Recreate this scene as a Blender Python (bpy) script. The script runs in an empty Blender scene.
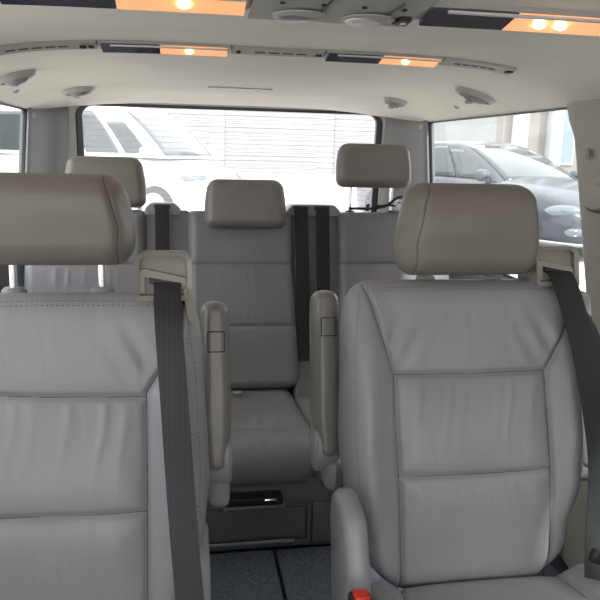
import bpy, bmesh, math, random
import numpy as np
from mathutils import Vector, Matrix

random.seed(4)
SC = bpy.context.scene
COL = SC.collection
R = math.radians

# ------------------------------------------------------------------ materials
def new_mat(name):
    m = bpy.data.materials.new(name); m.use_nodes = True
    nt = m.node_tree
    return m, nt, nt.nodes['Principled BSDF'], nt.nodes, nt.links

def coords(nodes, links, scale=(1, 1, 1)):
    tc = nodes.new('ShaderNodeTexCoord'); mp = nodes.new('ShaderNodeMapping')
    mp.inputs['Scale'].default_value = scale
    links.new(tc.outputs['Object'], mp.inputs['Vector'])
    return mp.outputs['Vector']

def surf(name, col, rough=.5, metal=0, bump=None, vary=None, spec=.5, sheen=0, coat=0):
    """bump=(scale, strength, distance); vary=(scale, amount)"""
    m, nt, b, N, L = new_mat(name)
    b.inputs['Base Color'].default_value = (*col, 1)
    b.inputs['Roughness'].default_value = rough
    b.inputs['Metallic'].default_value = metal
    b.inputs['Specular IOR Level'].default_value = spec
    b.inputs['Sheen Weight'].default_value = sheen
    b.inputs['Coat Weight'].default_value = coat
    if vary:
        n = N.new('ShaderNodeTexNoise'); n.inputs['Scale'].default_value = vary[0]; n.inputs['Detail'].default_value = 4
        L.new(coords(N, L), n.inputs['Vector'])
        r = N.new('ShaderNodeValToRGB')
        a = vary[1]
        r.color_ramp.elements[0].position = .3; r.color_ramp.elements[1].position = .7
        r.color_ramp.elements[0].color = tuple(c * (1 - a) for c in col) + (1,)
        r.color_ramp.elements[1].color = tuple(min(1, c * (1 + a)) for c in col) + (1,)
        L.new(n.outputs['Fac'], r.inputs['Fac']); L.new(r.outputs['Color'], b.inputs['Base Color'])
    if bump:
        n = N.new('ShaderNodeTexNoise'); n.inputs['Scale'].default_value = bump[0]; n.inputs['Detail'].default_value = 3
        L.new(coords(N, L), n.inputs['Vector'])
        bp = N.new('ShaderNodeBump'); bp.inputs['Strength'].default_value = bump[1]; bp.inputs['Distance'].default_value = bump[2]
        L.new(n.outputs['Fac'], bp.inputs['Height']); L.new(bp.outputs['Normal'], b.inputs['Normal'])
    return m

def leather(name, col, rough=.42, crease=.35):
    m, nt, b, N, L = new_mat(name)
    v = coords(N, L)
    b.inputs['Roughness'].default_value = rough
    b.inputs['Specular IOR Level'].default_value = .45
    n1 = N.new('ShaderNodeTexNoise'); n1.inputs['Scale'].default_value = 9; n1.inputs['Detail'].default_value = 5
    L.new(v, n1.inputs['Vector'])
    r = N.new('ShaderNodeValToRGB'); r.color_ramp.elements[0].position = .32; r.color_ramp.elements[1].position = .7
    r.color_ramp.elements[0].color = tuple(c * .95 for c in col) + (1,)
    r.color_ramp.elements[1].color = tuple(c * 1.05 for c in col) + (1,)
    L.new(n1.outputs['Fac'], r.inputs['Fac']); L.new(r.outputs['Color'], b.inputs['Base Color'])
    vo = N.new('ShaderNodeTexVoronoi'); vo.inputs['Scale'].default_value = 480; L.new(v, vo.inputs['Vector'])
    b1 = N.new('ShaderNodeBump'); b1.inputs['Strength'].default_value = .25; b1.inputs['Distance'].default_value = .0004
    L.new(vo.outputs['Distance'], b1.inputs['Height'])
    st = coords(N, L, (34, 8, 5))
    n2 = N.new('ShaderNodeTexNoise'); n2.inputs['Scale'].default_value = 1.0; n2.inputs['Detail'].default_value = 3
    n2.inputs['Distortion'].default_value = .8
    L.new(st, n2.inputs['Vector'])
    b2 = N.new('ShaderNodeBump'); b2.inputs['Strength'].default_value = crease; b2.inputs['Distance'].default_value = .004
    L.new(n2.outputs['Fac'], b2.inputs['Height']); L.new(b1.outputs['Normal'], b2.inputs['Normal'])
    L.new(b2.outputs['Normal'], b.inputs['Normal'])
    return m

def webbing(name, col, rough=.45):
    m, nt, b, N, L = new_mat(name)
    b.inputs['Roughness'].default_value = rough
    b.inputs['Sheen Weight'].default_value = .03
    v = coords(N, L)
    w = N.new('ShaderNodeTexWave'); w.wave_type = 'BANDS'; w.bands_direction = 'X'
    w.inputs['Scale'].default_value = 42; w.inputs['Distortion'].default_value = 0
    L.new(v, w.inputs['Vector'])
    r = N.new('ShaderNodeValToRGB')
    r.color_ramp.elements[0].color = tuple(c * .8 for c in col) + (1,)
    r.color_ramp.elements[1].color = tuple(c * 1.25 for c in col) + (1,)
    L.new(w.outputs['Fac'], r.inputs['Fac']); L.new(r.outputs['Color'], b.inputs['Base Color'])
    w2 = N.new('ShaderNodeTexWave'); w2.wave_type = 'BANDS'; w2.bands_direction = 'Z'
    w2.inputs['Scale'].default_value = 260; L.new(v, w2.inputs['Vector'])
    bp = N.new('ShaderNodeBump'); bp.inputs['Strength'].default_value = .3; bp.inputs['Distance'].default_value = .0005
    L.new(w2.outputs['Fac'], bp.inputs['Height']); L.new(bp.outputs['Normal'], b.inputs['Normal'])
    return m

def pane_glass(name, tint, haze, refl=.06):
    m, nt, b, N, L = new_mat(name)
    N.remove(b); out = N['Material Output']
    t = N.new('ShaderNodeBsdfTransparent'); t.inputs['Color'].default_value = (*tint, 1)
    d = N.new('ShaderNodeBsdfTranslucent'); d.inputs['Color'].default_value = (.95, .97, 1, 1)
    m1 = N.new('ShaderNodeMixShader'); m1.inputs['Fac'].default_value = haze
    g = N.new('ShaderNodeBsdfGlossy'); g.inputs['Roughness'].default_value = .02
    lw = N.new('ShaderNodeLayerWeight'); lw.inputs['Blend'].default_value = .5
    pw = N.new('ShaderNodeMath'); pw.operation = 'POWER'; pw.inputs[1].default_value = 5
    f = N.new('ShaderNodeMath'); f.operation = 'MULTIPLY_ADD'; f.inputs[1].default_value = .5; f.inputs[2].default_value = .02
    L.new(lw.outputs['Facing'], pw.inputs[0]); L.new(pw.outputs[0], f.inputs[0])
    m2 = N.new('ShaderNodeMixShader')
    L.new(t.outputs[0], m1.inputs[1]); L.new(d.outputs[0], m1.inputs[2])
    L.new(f.outputs[0], m2.inputs['Fac']); L.new(m1.outputs[0], m2.inputs[1]); L.new(g.outputs[0], m2.inputs[2])
    L.new(m2.outputs[0], out.inputs['Surface'])
    return m

def glow(name, col, e, base=None):
    m, nt, b, N, L = new_mat(name)
    b.inputs['Base Color'].default_value = (*(base or col), 1)
    b.inputs['Roughness'].default_value = .25
    b.inputs['Emission Color'].default_value = (*col, 1)
    b.inputs['Emission Strength'].default_value = e
    return m

M = {}
M['leather'] = leather('grey leather', (.275, .270, .290))
M['leather_bench'] = leather('grey bench leather', (.185, .182, .20), .5)
M['leather_bench_head'] = leather('grey brown bench headrest leather', (.185, .168, .155), .45, .12)
M['leather_head'] = leather('grey headrest leather', (.20, .178, .16), .4, .12)
M['thread'] = surf('dark seam thread', (.07, .07, .075), .7)
M['stitch'] = surf('grey stitching', (.17, .17, .175), .6)
M['headliner'] = surf('beige headliner', (.86, .805, .735), .95, bump=(900, .25, .0006), vary=(5, .03), spec=.1)
M['trim'] = surf('pale grey plastic trim', (.43, .425, .41), .5, bump=(700, .15, .0003))
M['pillar'] = surf('beige grey pillar plastic', (.40, .37, .335), .55, bump=(700, .15, .0003))
M['wall'] = surf('grey side trim', (.24, .245, .25), .6, bump=(600, .2, .0004))
M['shell'] = surf('seat plastic', (.27, .262, .27), .4, bump=(800, .15, .0003))
M['housing'] = surf('beige belt housing plastic', (.27, .25, .225), .45, bump=(700, .15, .0003))
M['shell_warm'] = surf('armrest vinyl', (.19, .18, .172), .33, bump=(500, .2, .0004))
M['base'] = surf('dark grey bench base plastic', (.105, .105, .115), .5, bump=(700, .2, .0004))
M['black'] = surf('black plastic', (.012, .012, .014), .4)
M['frit'] = surf('black window frit', (.014, .015, .026), .3)
M['carpet'] = surf('blue grey carpet', (.11, .12, .145), 1, bump=(420, 1, .004), vary=(230, .5), spec=.05)
M['floor'] = surf('dark floor lining', (.03, .03, .034), .9, bump=(300, .5, .002))
M['chrome'] = surf('brushed chrome', (.75, .76, .76), .22, 1)
M['belt_grey'] = webbing('grey belt webbing', (.022, .022, .027))
M['belt_dark'] = webbing('black belt webbing', (.007, .009, .011), .65)
M['red'] = surf('red release button', (.6, .03, .02), .4)
M['white_plastic'] = surf('white plastic', (.75, .74, .71), .4)
M['lens_dark'] = surf('smoked lamp lens', (.055, .06, .09), .12, coat=.5)
M['lens_amber'] = glow('lit amber reading lens', (1.0, .44, .20), .66, (.6, .3, .15))
M['bulb'] = glow('lamp filament', (1.0, .62, .22), 22)
M['chromeline'] = surf('bright lens lip', (.8, .8, .82), .25, .3)
M['glass_rear'] = pane_glass('dusty rear glass', (.93, .95, .97), .13)
M['glass_side'] = pane_glass('green tinted side glass', (.84, .90, .885), .012)
M['wire'] = surf('heating wire', (.45, .42, .42), .5)
M['car_dark'] = surf('dark grey metallic paint', (.03, .034, .05), .35, .0, coat=.35)
M['car_white'] = surf('white car paint', (.82, .83, .84), .3, coat=.8)
M['car_glass'] = surf('dark car glass', (.04, .05, .055), .08, coat=.2)
M['headlight'] = surf('headlight lens', (.13, .145, .17), .15, .3, coat=.5)
M['tyre'] = surf('tyre rubber', (.02, .02, .02), .8)
M['rim'] = surf('alloy rim', (.5, .5, .52), .3, .8)
M['ground'] = surf('pale concrete paving', (.50, .49, .475), .9, bump=(20, .4, .01), vary=(1.2, .12))
M['kerb'] = surf('kerb stone', (.55, .53, .50), .9, vary=(9, .1))
M['stucco'] = surf('cream stucco', (.25, .225, .215), .95, bump=(60, .5, .01), vary=(1, .08))
M['column'] = surf('white column paint', (.5, .51, .55), .8)
M['winpane'] = surf('blue grey window', (.16, .20, .26), .08, coat=.6)
M['hedge'] = surf('hedge leaves', (.16, .17, .09), .8, vary=(20, .5))

def brickmat():
    m, nt, b, N, L = new_mat('pale block wall')
    tc = N.new('ShaderNodeTexCoord'); mp = N.new('ShaderNodeMapping'); mp.inputs['Rotation'].default_value = (R(90), 0, 0)
    L.new(tc.outputs['Object'], mp.inputs['Vector'])
    br = N.new('ShaderNodeTexBrick'); br.inputs['Scale'].default_value = 3
    br.inputs['Color1'].default_value = (.24, .238, .245, 1); br.inputs['Color2'].default_value = (.21, .21, .22, 1)
    br.inputs['Mortar'].default_value = (.15, .15, .16, 1); br.inputs['Mortar Size'].default_value = .02
    L.new(mp.outputs['Vector'], br.inputs['Vector']); L.new(br.outputs['Color'], b.inputs['Base Color'])
    b.inputs['Roughness'].default_value = .9
    return m
M['block'] = brickmat()
M['shutter'] = surf('grey roller shutter', (.21, .21, .23), .5, vary=(3, .05))

# ------------------------------------------------------------------ object helpers
def tag(o, label=None, cat=None, group=None, kind=None):
    if label: o['label'] = label
    if cat: o['category'] = cat
    if group: o['group'] = group
    if kind: o['kind'] = kind
    return o

def thing(name, loc, label, cat, group=None):
    o = bpy.data.objects.new(name, None); COL.objects.link(o)
    o.location = loc; o.empty_display_size = .05
    return tag(o, label, cat, group)

def wloc(o):
    v = Vector((0, 0, 0))
    while o is not None:
        v = v + Vector(o.location); o = o.parent
    return v

def mk(name, verts, faces, mat, parent=None, origin=None, smooth=True, angle=None):
    """verts in world coordinates; object placed under parent, or at its own origin"""
    off = wloc(parent) if parent else Vector(origin or (0, 0, 0))
    if parent is not None: assert parent.rotation_euler.z == 0 or True
    me = bpy.data.meshes.new(name)
    me.from_pydata([(v[0] - off[0], v[1] - off[1], v[2] - off[2]) for v in verts], [], faces)
    me.materials.append(mat)
    bm = bmesh.new(); bm.from_mesh(me)
    bmesh.ops.recalc_face_normals(bm, faces=bm.faces)
    if angle is not None:
        for f in bm.faces: f.smooth = True
        for e in bm.edges:
            if len(e.link_faces) == 2 and e.calc_face_angle(0) > angle: e.smooth = False
    else:
        for f in bm.faces: f.smooth = smooth
    bm.to_mesh(me); bm.free()
    o = bpy.data.objects.new(name, me); COL.objects.link(o)
    if parent is not None: o.parent = parent
    else: o.location = off
    return o

class B:
    """mesh collector"""
    def __init__(s): s.v = []; s.f = []
    def add(s, v, f):
        n = len(s.v); s.v += [tuple(p) for p in v]; s.f += [tuple(i + n for i in q) for q in f]; return s
    def box(s, c, d, rot=None, bev=0, seg=3, taper=1.0):
        bm = bmesh.new(); bmesh.ops.create_cube(bm, size=1)
        for v in bm.verts:
            k = taper if v.co.z > 0 else 1
            v.co = Vector((v.co.x * d[0] * k, v.co.y * d[1] * k, v.co.z * d[2]))
        if bev: bmesh.ops.bevel(bm, geom=list(bm.edges), offset=bev, segments=seg, profile=.5, affect='EDGES', clamp_overlap=True)
        bm.verts.ensure_lookup_table()
        mt = (rot or Matrix.Identity(3))
        vs = [mt @ v.co + Vector(c) for v in bm.verts]
        fs = [[v.index for v in f.verts] for f in bm.faces]
        bm.free(); return s.add(vs, fs)
    def tube(s, pts, r, n=10, caps=True):
        pts = [Vector(p) for p in pts]; rr = r if isinstance(r, (list, tuple)) else [r] * len(pts)
        vs = []; fs = []; pn = None
        for i, p in enumerate(pts):
            t = (pts[min(i + 1, len(pts) - 1)] - pts[max(i - 1, 0)]).normalized()
            if pn is None:
                a = Vector((0, 0, 1)) if abs(t.z) < .9 else Vector((1, 0, 0)); pn = t.cross(a).normalized()
            else:
                pn = (pn - t * pn.dot(t)).normalized()
            b = t.cross(pn)
            for k in range(n):
                a = 2 * math.pi * k / n
                vs.append(p + (pn * math.cos(a) + b * math.sin(a)) * rr[i])
        for i in range(len(pts) - 1):
            for k in range(n):
                fs.append((i * n + k, i * n + (k + 1) % n, (i + 1) * n + (k + 1) % n, (i + 1) * n + k))
        if caps:
            fs.append(tuple(range(n))); fs.append(tuple((len(pts) - 1) * n + k for k in range(n)))
        return s.add(vs, fs)
    def lathe(s, c, axis, prof, n=32, sx=1.0, sy=1.0, up=None):
        """prof: (radius, height) along axis; sx, sy stretch"""
        a = Vector(axis).normalized(); u = Vector(up or ((1, 0, 0) if abs(a.x) < .9 else (0, 1, 0)))
        u = (u - a * u.dot(a)).normalized(); w = a.cross(u); c = Vector(c)
        vs = []; fs = []
        for (r, h) in prof:
            for k in range(n):
                t = 2 * math.pi * k / n
                vs.append(c + a * h + u * (math.cos(t) * r * sx) + w * (math.sin(t) * r * sy))
        for i in range(len(prof) - 1):
            for k in range(n):
                fs.append((i * n + k, i * n + (k + 1) % n, (i + 1) * n + (k + 1) % n, (i + 1) * n + k))
        fs.append(tuple(range(n))); fs.append(tuple((len(prof) - 1) * n + k for k in range(n)))
        return s.add(vs, fs)
    def ribbon(s, pts, w, th, side=(1, 0, 0), seg=6, crown=.0):
        """belt: width along side, thickness along the normal"""
        pts = [Vector(p) for p in pts]
        sides = side if isinstance(side, list) else [side] * len(pts)
        ws = w if isinstance(w, (list, tuple)) else [w] * len(pts)
        loops = []
        for i, p in enumerate(pts):
            t = (pts[min(i + 1, len(pts) - 1)] - pts[max(i - 1, 0)]).normalized()
            sd = Vector(sides[i]); sd = (sd - t * sd.dot(t)).normalized(); nn = t.cross(sd)
            row = []
            for k in range(seg + 1):
                q = k / seg * 2 - 1
                row.append(p + sd * (q * ws[i] / 2) + nn * (th / 2 + crown * (1 - q * q)))
            for k in range(seg, -1, -1):
                q = k / seg * 2 - 1
                row.append(p + sd * (q * ws[i] / 2) + nn * (-th / 2 + crown * (1 - q * q)))
            loops.append(row)
        n = len(loops[0]); vs = [v for l in loops for v in l]; fs = []
        for i in range(len(loops) - 1):
            for k in range(n):
                fs.append((i * n + k, i * n + (k + 1) % n, (i + 1) * n + (k + 1) % n, (i + 1) * n + k))
        fs.append(tuple(range(n))); fs.append(tuple((len(loops) - 1) * n + k for k in range(n)))
        return s.add(vs, fs)
    def prism(s, loop, d):
        n = len(loop); d = Vector(d)
        vs = [Vector(p) for p in loop] + [Vector(p) + d for p in loop]
        fs = [tuple(range(n)), tuple(range(n, 2 * n))] + [(k, (k + 1) % n, n + (k + 1) % n, n + k) for k in range(n)]
        return s.add(vs, fs)
    def ring(s, outer, inner, d):
        n = len(outer); d = Vector(d)
        o = [Vector(p) for p in outer]; i_ = [Vector(p) for p in inner]
        vs = o + i_ + [p + d for p in o] + [p + d for p in i_]
        fs = []
        for k in range(n):
            j = (k + 1) % n
            fs += [(k, j, n + j, n + k), (2 * n + k, 2 * n + j, 3 * n + j, 3 * n + k),
                   (k, j, 2 * n + j, 2 * n + k), (n + k, n + j, 3 * n + j, 3 * n + k)]
        return s.add(vs, fs)
    def obj(s, name, mat, parent=None, origin=None, angle=R(38), smooth=True):
        return mk(name, s.v, s.f, mat, parent, origin, smooth, angle)

def smoothpath(pts, k=8):
    pts = [Vector(p) for p in pts]; out = []
    for i in range(len(pts) - 1):
        p0 = pts[max(i - 1, 0)]; p1 = pts[i]; p2 = pts[i + 1]; p3 = pts[min(i + 2, len(pts) - 1)]
        for j in range(k):
            t = j / k
            out.append(.5 * ((2 * p1) + (p2 - p0) * t + (2 * p0 - 5 * p1 + 4 * p2 - p3) * t * t + (3 * p1 - p0 - 3 * p2 + p3) * t ** 3))
    out.append(pts[-1]); return out

def rrect(a0, a1, b0, b1, r, n=6):
    """rounded rectangle loop in 2D; r one radius or four (from upper right, counter-clockwise)"""
    rs = r if isinstance(r, (list, tuple)) else [r] * 4
    out = []
    for (ca, cb, st, q) in ((a1, b1, 0, rs[0]), (a0, b1, 90, rs[1]), (a0, b0, 180, rs[2]), (a1, b0, 270, rs[3])):
        sa = 1 if ca == a1 else -1; sb = 1 if cb == b1 else -1
        for i in range(n + 1):
            t = R(st + 90 * i / n)
            out.append((ca - sa * q + q * math.cos(t), cb - sb * q + q * math.sin(t)))
    return out

# ------------------------------------------------------------------ padded upholstery
def interp(tab, v):
    v = np.asarray(v, float)
    xs = np.array([a for a, b in tab]); ys = np.array([b for a, b in tab])
    i = np.clip(np.searchsorted(xs, v) - 1, 0, len(xs) - 2)
    t = np.clip((v - xs[i]) / (xs[i + 1] - xs[i]), 0, 1); t = t * t * (3 - 2 * t)
    return ys[i] + (ys[i + 1] - ys[i]) * t

def seam_dist(u, v, lines):
    d = np.full(np.shape(u), 9.)
    for ln in lines:
        for (a, b) in zip(ln[:-1], ln[1:]):
            ax, ay = a; bx, by = b; dx, dy = bx - ax, by - ay; L2 = dx * dx + dy * dy + 1e-12
            t = np.clip(((u - ax) * dx + (v - ay) * dy) / L2, 0, 1)
            d = np.minimum(d, np.hypot(u - ax - t * dx, v - ay - t * dy))
    return d

class Pad:
    """A closed cushion. O origin, U/V axes in its face, N towards its front. wl/wr: half widths as tables of v."""
    def __init__(s, O, U, V, N, v0, v1, wl, wr, front, back, edge=.045, corner=(.05, .05), seams=(), groove=.007, puff=.008, extra=None, gw=.0045):
        s.__dict__.update(locals())
        s.O, s.U, s.V, s.N = map(Vector, (O, U, V, N))
    def width(s, v, tab):
        w = interp(tab, v)
        rt, rb = s.corner[1], s.corner[0]
        dt = s.v1 - v; db = v - s.v0
        w = w - np.where(dt < rt, rt - np.sqrt(np.clip(rt ** 2 - (rt - dt) ** 2, 0, None)), 0)
        w = w - np.where(db < rb, rb - np.sqrt(np.clip(rb ** 2 - (rb - db) ** 2, 0, None)), 0)
        return w
    def h(s, u, v):
        wl = s.width(v, s.wl); wr = s.width(v, s.wr)
        du = np.where(u < 0, u + wl, wr - u); dv = np.minimum(s.v1 - v, v - s.v0)
        q = lambda d: np.sqrt(np.clip(1 - (1 - np.clip(d / s.edge, 0, 1)) ** 2, 0, 1))
        e = q(du) * q(dv)
        f = s.front + 0 * u
        if s.extra: f = f + s.extra(u, v)
        if s.seams:
            d = seam_dist(u, v, s.seams)
            f = f + s.puff * (1 - np.exp(-d / .03)) - s.groove * np.exp(-(d / s.gw) ** 2)
        return f * e, -s.back * e
    def pt(s, u, v, lift=0):
        hf, _ = s.h(np.array([u]), np.array([v]))
        return s.O + s.U * u + s.V * v + s.N * (float(hf[0]) + lift)
    def build(s, name, mat, parent, nu=160, nv=180):
        def spread(n):
            a = np.linspace(-1, 1, n); return a * .55 + .45 * np.sin(a * math.pi / 2)
        S = spread(nu); T = spread(nv)
        v = s.v0 + (T + 1) / 2 * (s.v1 - s.v0)
        VV, SS = np.meshgrid(v, S, indexing='ij')
        wl = s.width(VV, s.wl); wr = s.width(VV, s.wr)
        UU = np.where(SS < 0, SS * wl, SS * wr)
        hf, hb = s.h(UU, VV)
        O, U, V, N = (np.array(x) for x in (s.O, s.U, s.V, s.N))
        P = O + UU[..., None] * U + VV[..., None] * V
        Pf = (P + hf[..., None] * N).reshape(-1, 3); Pb = (P + hb[..., None] * N)
        idx = np.arange(nu * nv).reshape(nv, nu)
        bidx = idx.copy(); inner = np.zeros((nv, nu), bool); inner[1:-1, 1:-1] = True
        bidx[inner] = nu * nv + np.arange(inner.sum())
        vs = np.concatenate([Pf, Pb[inner]])
        def quads(I): return np.stack([I[:-1, :-1], I[:-1, 1:], I[1:, 1:], I[1:, :-1]], -1).reshape(-1, 4)
        fs = np.concatenate([quads(idx), quads(bidx)[:, ::-1]]).tolist()
        return mk(name, vs.tolist(), fs, mat, parent)
    def line(s, pts, step=.008, lift=0):
        out = []
        for a, b in zip(pts[:-1], pts[1:]):
            n = max(1, int(math.hypot(b[0] - a[0], b[1] - a[1]) / step))
            for k in range(n): out.append(s.pt(a[0] + (b[0] - a[0]) * k / n, a[1] + (b[1] - a[1]) * k / n, lift))
        out.append(s.pt(*pts[-1], lift)); return out
    def thread(s, lines, parent, r=.0009, name='seam_thread'):
        for ln in lines: B().tube(s.line(ln, lift=r * .3), r, 6).obj(name, M['thread'], parent)
    def stitches(s, lines, parent, pitch=.0075):
        for ln in lines:
            b = B(); p = s.line(ln, pitch / 2)
            for i in range(0, len(p) - 1, 2):
                b.tube([p[i] + s.N * .0004, p[i + 1] + s.N * .0004], .0009, 5)
            b.obj('stitching', M['stitch'], parent)

def smoothstep(x, a, b):
    t = np.clip((x - a) / (b - a), 0, 1); return t * t * (3 - 2 * t)

# ------------------------------------------------------------------ camera
CAM = Vector((-.22, 0, 1.14))
def make_camera():
    p, y, r = R(12), R(9.7), R(1.4)
    f = Vector((math.sin(y) * math.cos(p), math.cos(y) * math.cos(p), -math.sin(p)))
    rt = Vector((math.cos(y), -math.sin(y), 0)); up = rt.cross(f)
    X = rt * math.cos(r) + up * math.sin(r); Y = -rt * math.sin(r) + up * math.cos(r)
    m = Matrix((X, Y, -f)).transposed().to_4x4(); m.translation = CAM
    cd = bpy.data.cameras.new('camera'); c = bpy.data.objects.new('camera', cd); COL.objects.link(c)
    c.matrix_world = m; cd.sensor_width = 36; cd.lens = 36 * 700 / 600; cd.clip_start = .02; cd.clip_end = 300
    SC.camera = c
make_camera()

# ------------------------------------------------------------------ the shell of the cabin
def wallx(z):      # half width of the cabin at height z
    return .80 + max(0, 1.27 - z) * .09 if z > .75 else .847 + (.75 - z) * .02
def zc(y):         # headliner height on the centre line
    return float(interp([(-.6, 1.27), (.2, 1.315), (1.0, 1.325), (1.7, 1.37), (2.62, 1.372), (2.9, 1.352), (3.13, 1.322)], y))
def zceil(x, y):
    q = abs(x) / .80
    edge = 1.27
    return zc(y) - (zc(y) - edge) * min(1.2, q) ** (5 if y < 2.9 else 4.2)

def ceiling():
    xs = np.linspace(-.803, .803, 61); ys = np.linspace(-.5, 3.13, 120); v = []; f = []
    for y in ys:
        for x in xs: v.append((x, y, zceil(x, y)))
    n = len(xs)
    for j in range(len(ys) - 1):
        for i in range(n - 1): f.append((j * n + i, j * n + i + 1, (j + 1) * n + i + 1, (j + 1) * n + i))
    o = mk('ceiling', v, f, M['headliner'])
    md = o.modifiers.new('t', 'SOLIDIFY'); md.thickness = .03; md.offset = -1 if False else 1
    # make the thickness grow upwards
    me = o.data
    if me.polygons[0].normal.z < 0: md.offset = -1
    return tag(o, kind='structure')
ceiling()

# floor
tag(B().box((0, 1.25, -.03), (1.80, 4.0, .05)).obj('floor', M['floor'], angle=.5), kind='structure')

WINS = {  # y0,y1,z0,z1
    'front': (-.62, .22, .80, 1.235), 'mid': (.50, 1.42, .80, 1.25), 'rear': (1.60, 2.875, .75, 1.270)}
def side_wall(sgn, name):
    ys = sorted({-.9, *[a for w in WINS.values() for a in w[:2]], 2.95}); zs = [0, .4, .75, .80, 1.235, 1.25, 1.270, 1.30]
    v = []; f = []; n = len(zs)
    for y in ys:
        for z in zs: v.append((sgn * wallx(z), y, z))
    for j in range(len(ys) - 1):
        for i in range(n - 1):
            ym = (ys[j] + ys[j + 1]) / 2; zm = (zs[i] + zs[i + 1]) / 2
            if any(w[0] < ym < w[1] and w[2] < zm < w[3] for w in WINS.values()): continue
            f.append((j * n + i, j * n + i + 1, (j + 1) * n + i + 1, (j + 1) * n + i))
    b = B()
    # solid: outer copy, plus all faces both sides
    off = sgn * .018
    v2 = [(x + off, y, z) for x, y, z in v]
    N0 = len(v); fs = list(f) + [tuple(k + N0 for k in q) for q in f]
    from collections import Counter
    ec = Counter()
    for q in f:
        for k in range(4): ec[tuple(sorted((q[k], q[(k + 1) % 4])))] += 1
    for (a, c), k in ec.items():
        if k == 1: fs.append((a, c, c + N0, a + N0))
    tag(b.add(v + v2, fs).obj(name, M['wall'], angle=.4), kind='structure')
side_wall(-1, 'wall_left'); side_wall(1, 'wall_right')

def side_window(sgn, key, idx, rad):
    y0, y1, z0, z1 = WINS[key]
    root = bpy.data.objects.new('window_%d' % idx, None); COL.objects.link(root)
    root.location = (sgn * .82, (y0 + y1) / 2, z0); tag(root, kind='structure')
    P = lambda y, z, off=0: (sgn * (wallx(z) + off), y, z)
    g = .004
    outer = rrect(y0 - .004, y1 + .004, z0 - .004, z1 + .004, .004)
    inner = rrect(y0 + g, y1 - g, z0 + g, z1 - g * 1.0, rad)
    B().ring([P(y, z, -.002) for y, z in outer], [P(y, z, -.002) for y, z in inner], (sgn * .009, 0, 0)).obj('window_seal', M['frit'], root)
    lp = rrect(y0 - .002, y1 + .002, z0 - .002, z1 + .002, .01)
    vs = [P(y, z, .005) for y, z in lp]
    mk('pane', vs, [tuple(range(len(vs)))], M['glass_side'], root, smooth=False)
side_window(-1, 'rear', 1, [.02, .05, .05, .02]); side_window(1, 'rear', 2, [.012, .06, .05, .02])
side_window(-1, 'mid', 3, .05); side_window(1, 'mid', 4, .05)
side_window(-1, 'front', 5, .05); side_window(1, 'front', 6, .05)

# moulded C pillars between the side windows (thick beige trim with a rounded rear edge)
def c_pillar(sgn, idx):
    b = B(); zs = np.linspace(.01, 1.315, 34); rows = []
    for z in zs:
        x = wallx(z)
        y1 = 1.675 + .18 * max(0, z - .78) + .028 * float(smoothstep(z, 1.18, 1.262)); y0 = 1.42
        prof = [(x + .02, y1 + .004), (x - .002, y1), (x - .008, y1 - .006), (x - .014, y1 - .02), (x - .020, y1 - .07), (x - .020, y0 + .08), (x - .02, y0 + .02), (x + .0, y0 - .01), (x + .02, y0 - .012)]
        rows.append([(sgn * p, q, z) for p, q in prof])
    n = len(rows[0]); v = [p for r_ in rows for p in r_]; f = []
    for i in range(len(rows) - 1):
        for k in range(n - 1): f.append((i * n + k, i * n + k + 1, (i + 1) * n + k + 1, (i + 1) * n + k))
    f.append(tuple(range(n))); f.append(tuple((len(rows) - 1) * n + k for k in range(n)))
    for i in range(len(rows) - 1): f.append((i * n, i * n + n - 1, (i + 1) * n + n - 1, (i + 1) * n))
    tag(b.add(v, f).obj('trim_%d' % idx, M['pillar'], angle=R(50)), kind='structure')
c_pillar(1, 1); c_pillar(-1, 2)
# B pillars
for s_, i_ in ((1, 3), (-1, 4)):
    b = B(); b.box((s_ * .80, .36, 1.0), (.06, .25, .62), bev=.02); tag(b.obj('trim_%d' % i_, M['pillar']), kind='structure')

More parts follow.
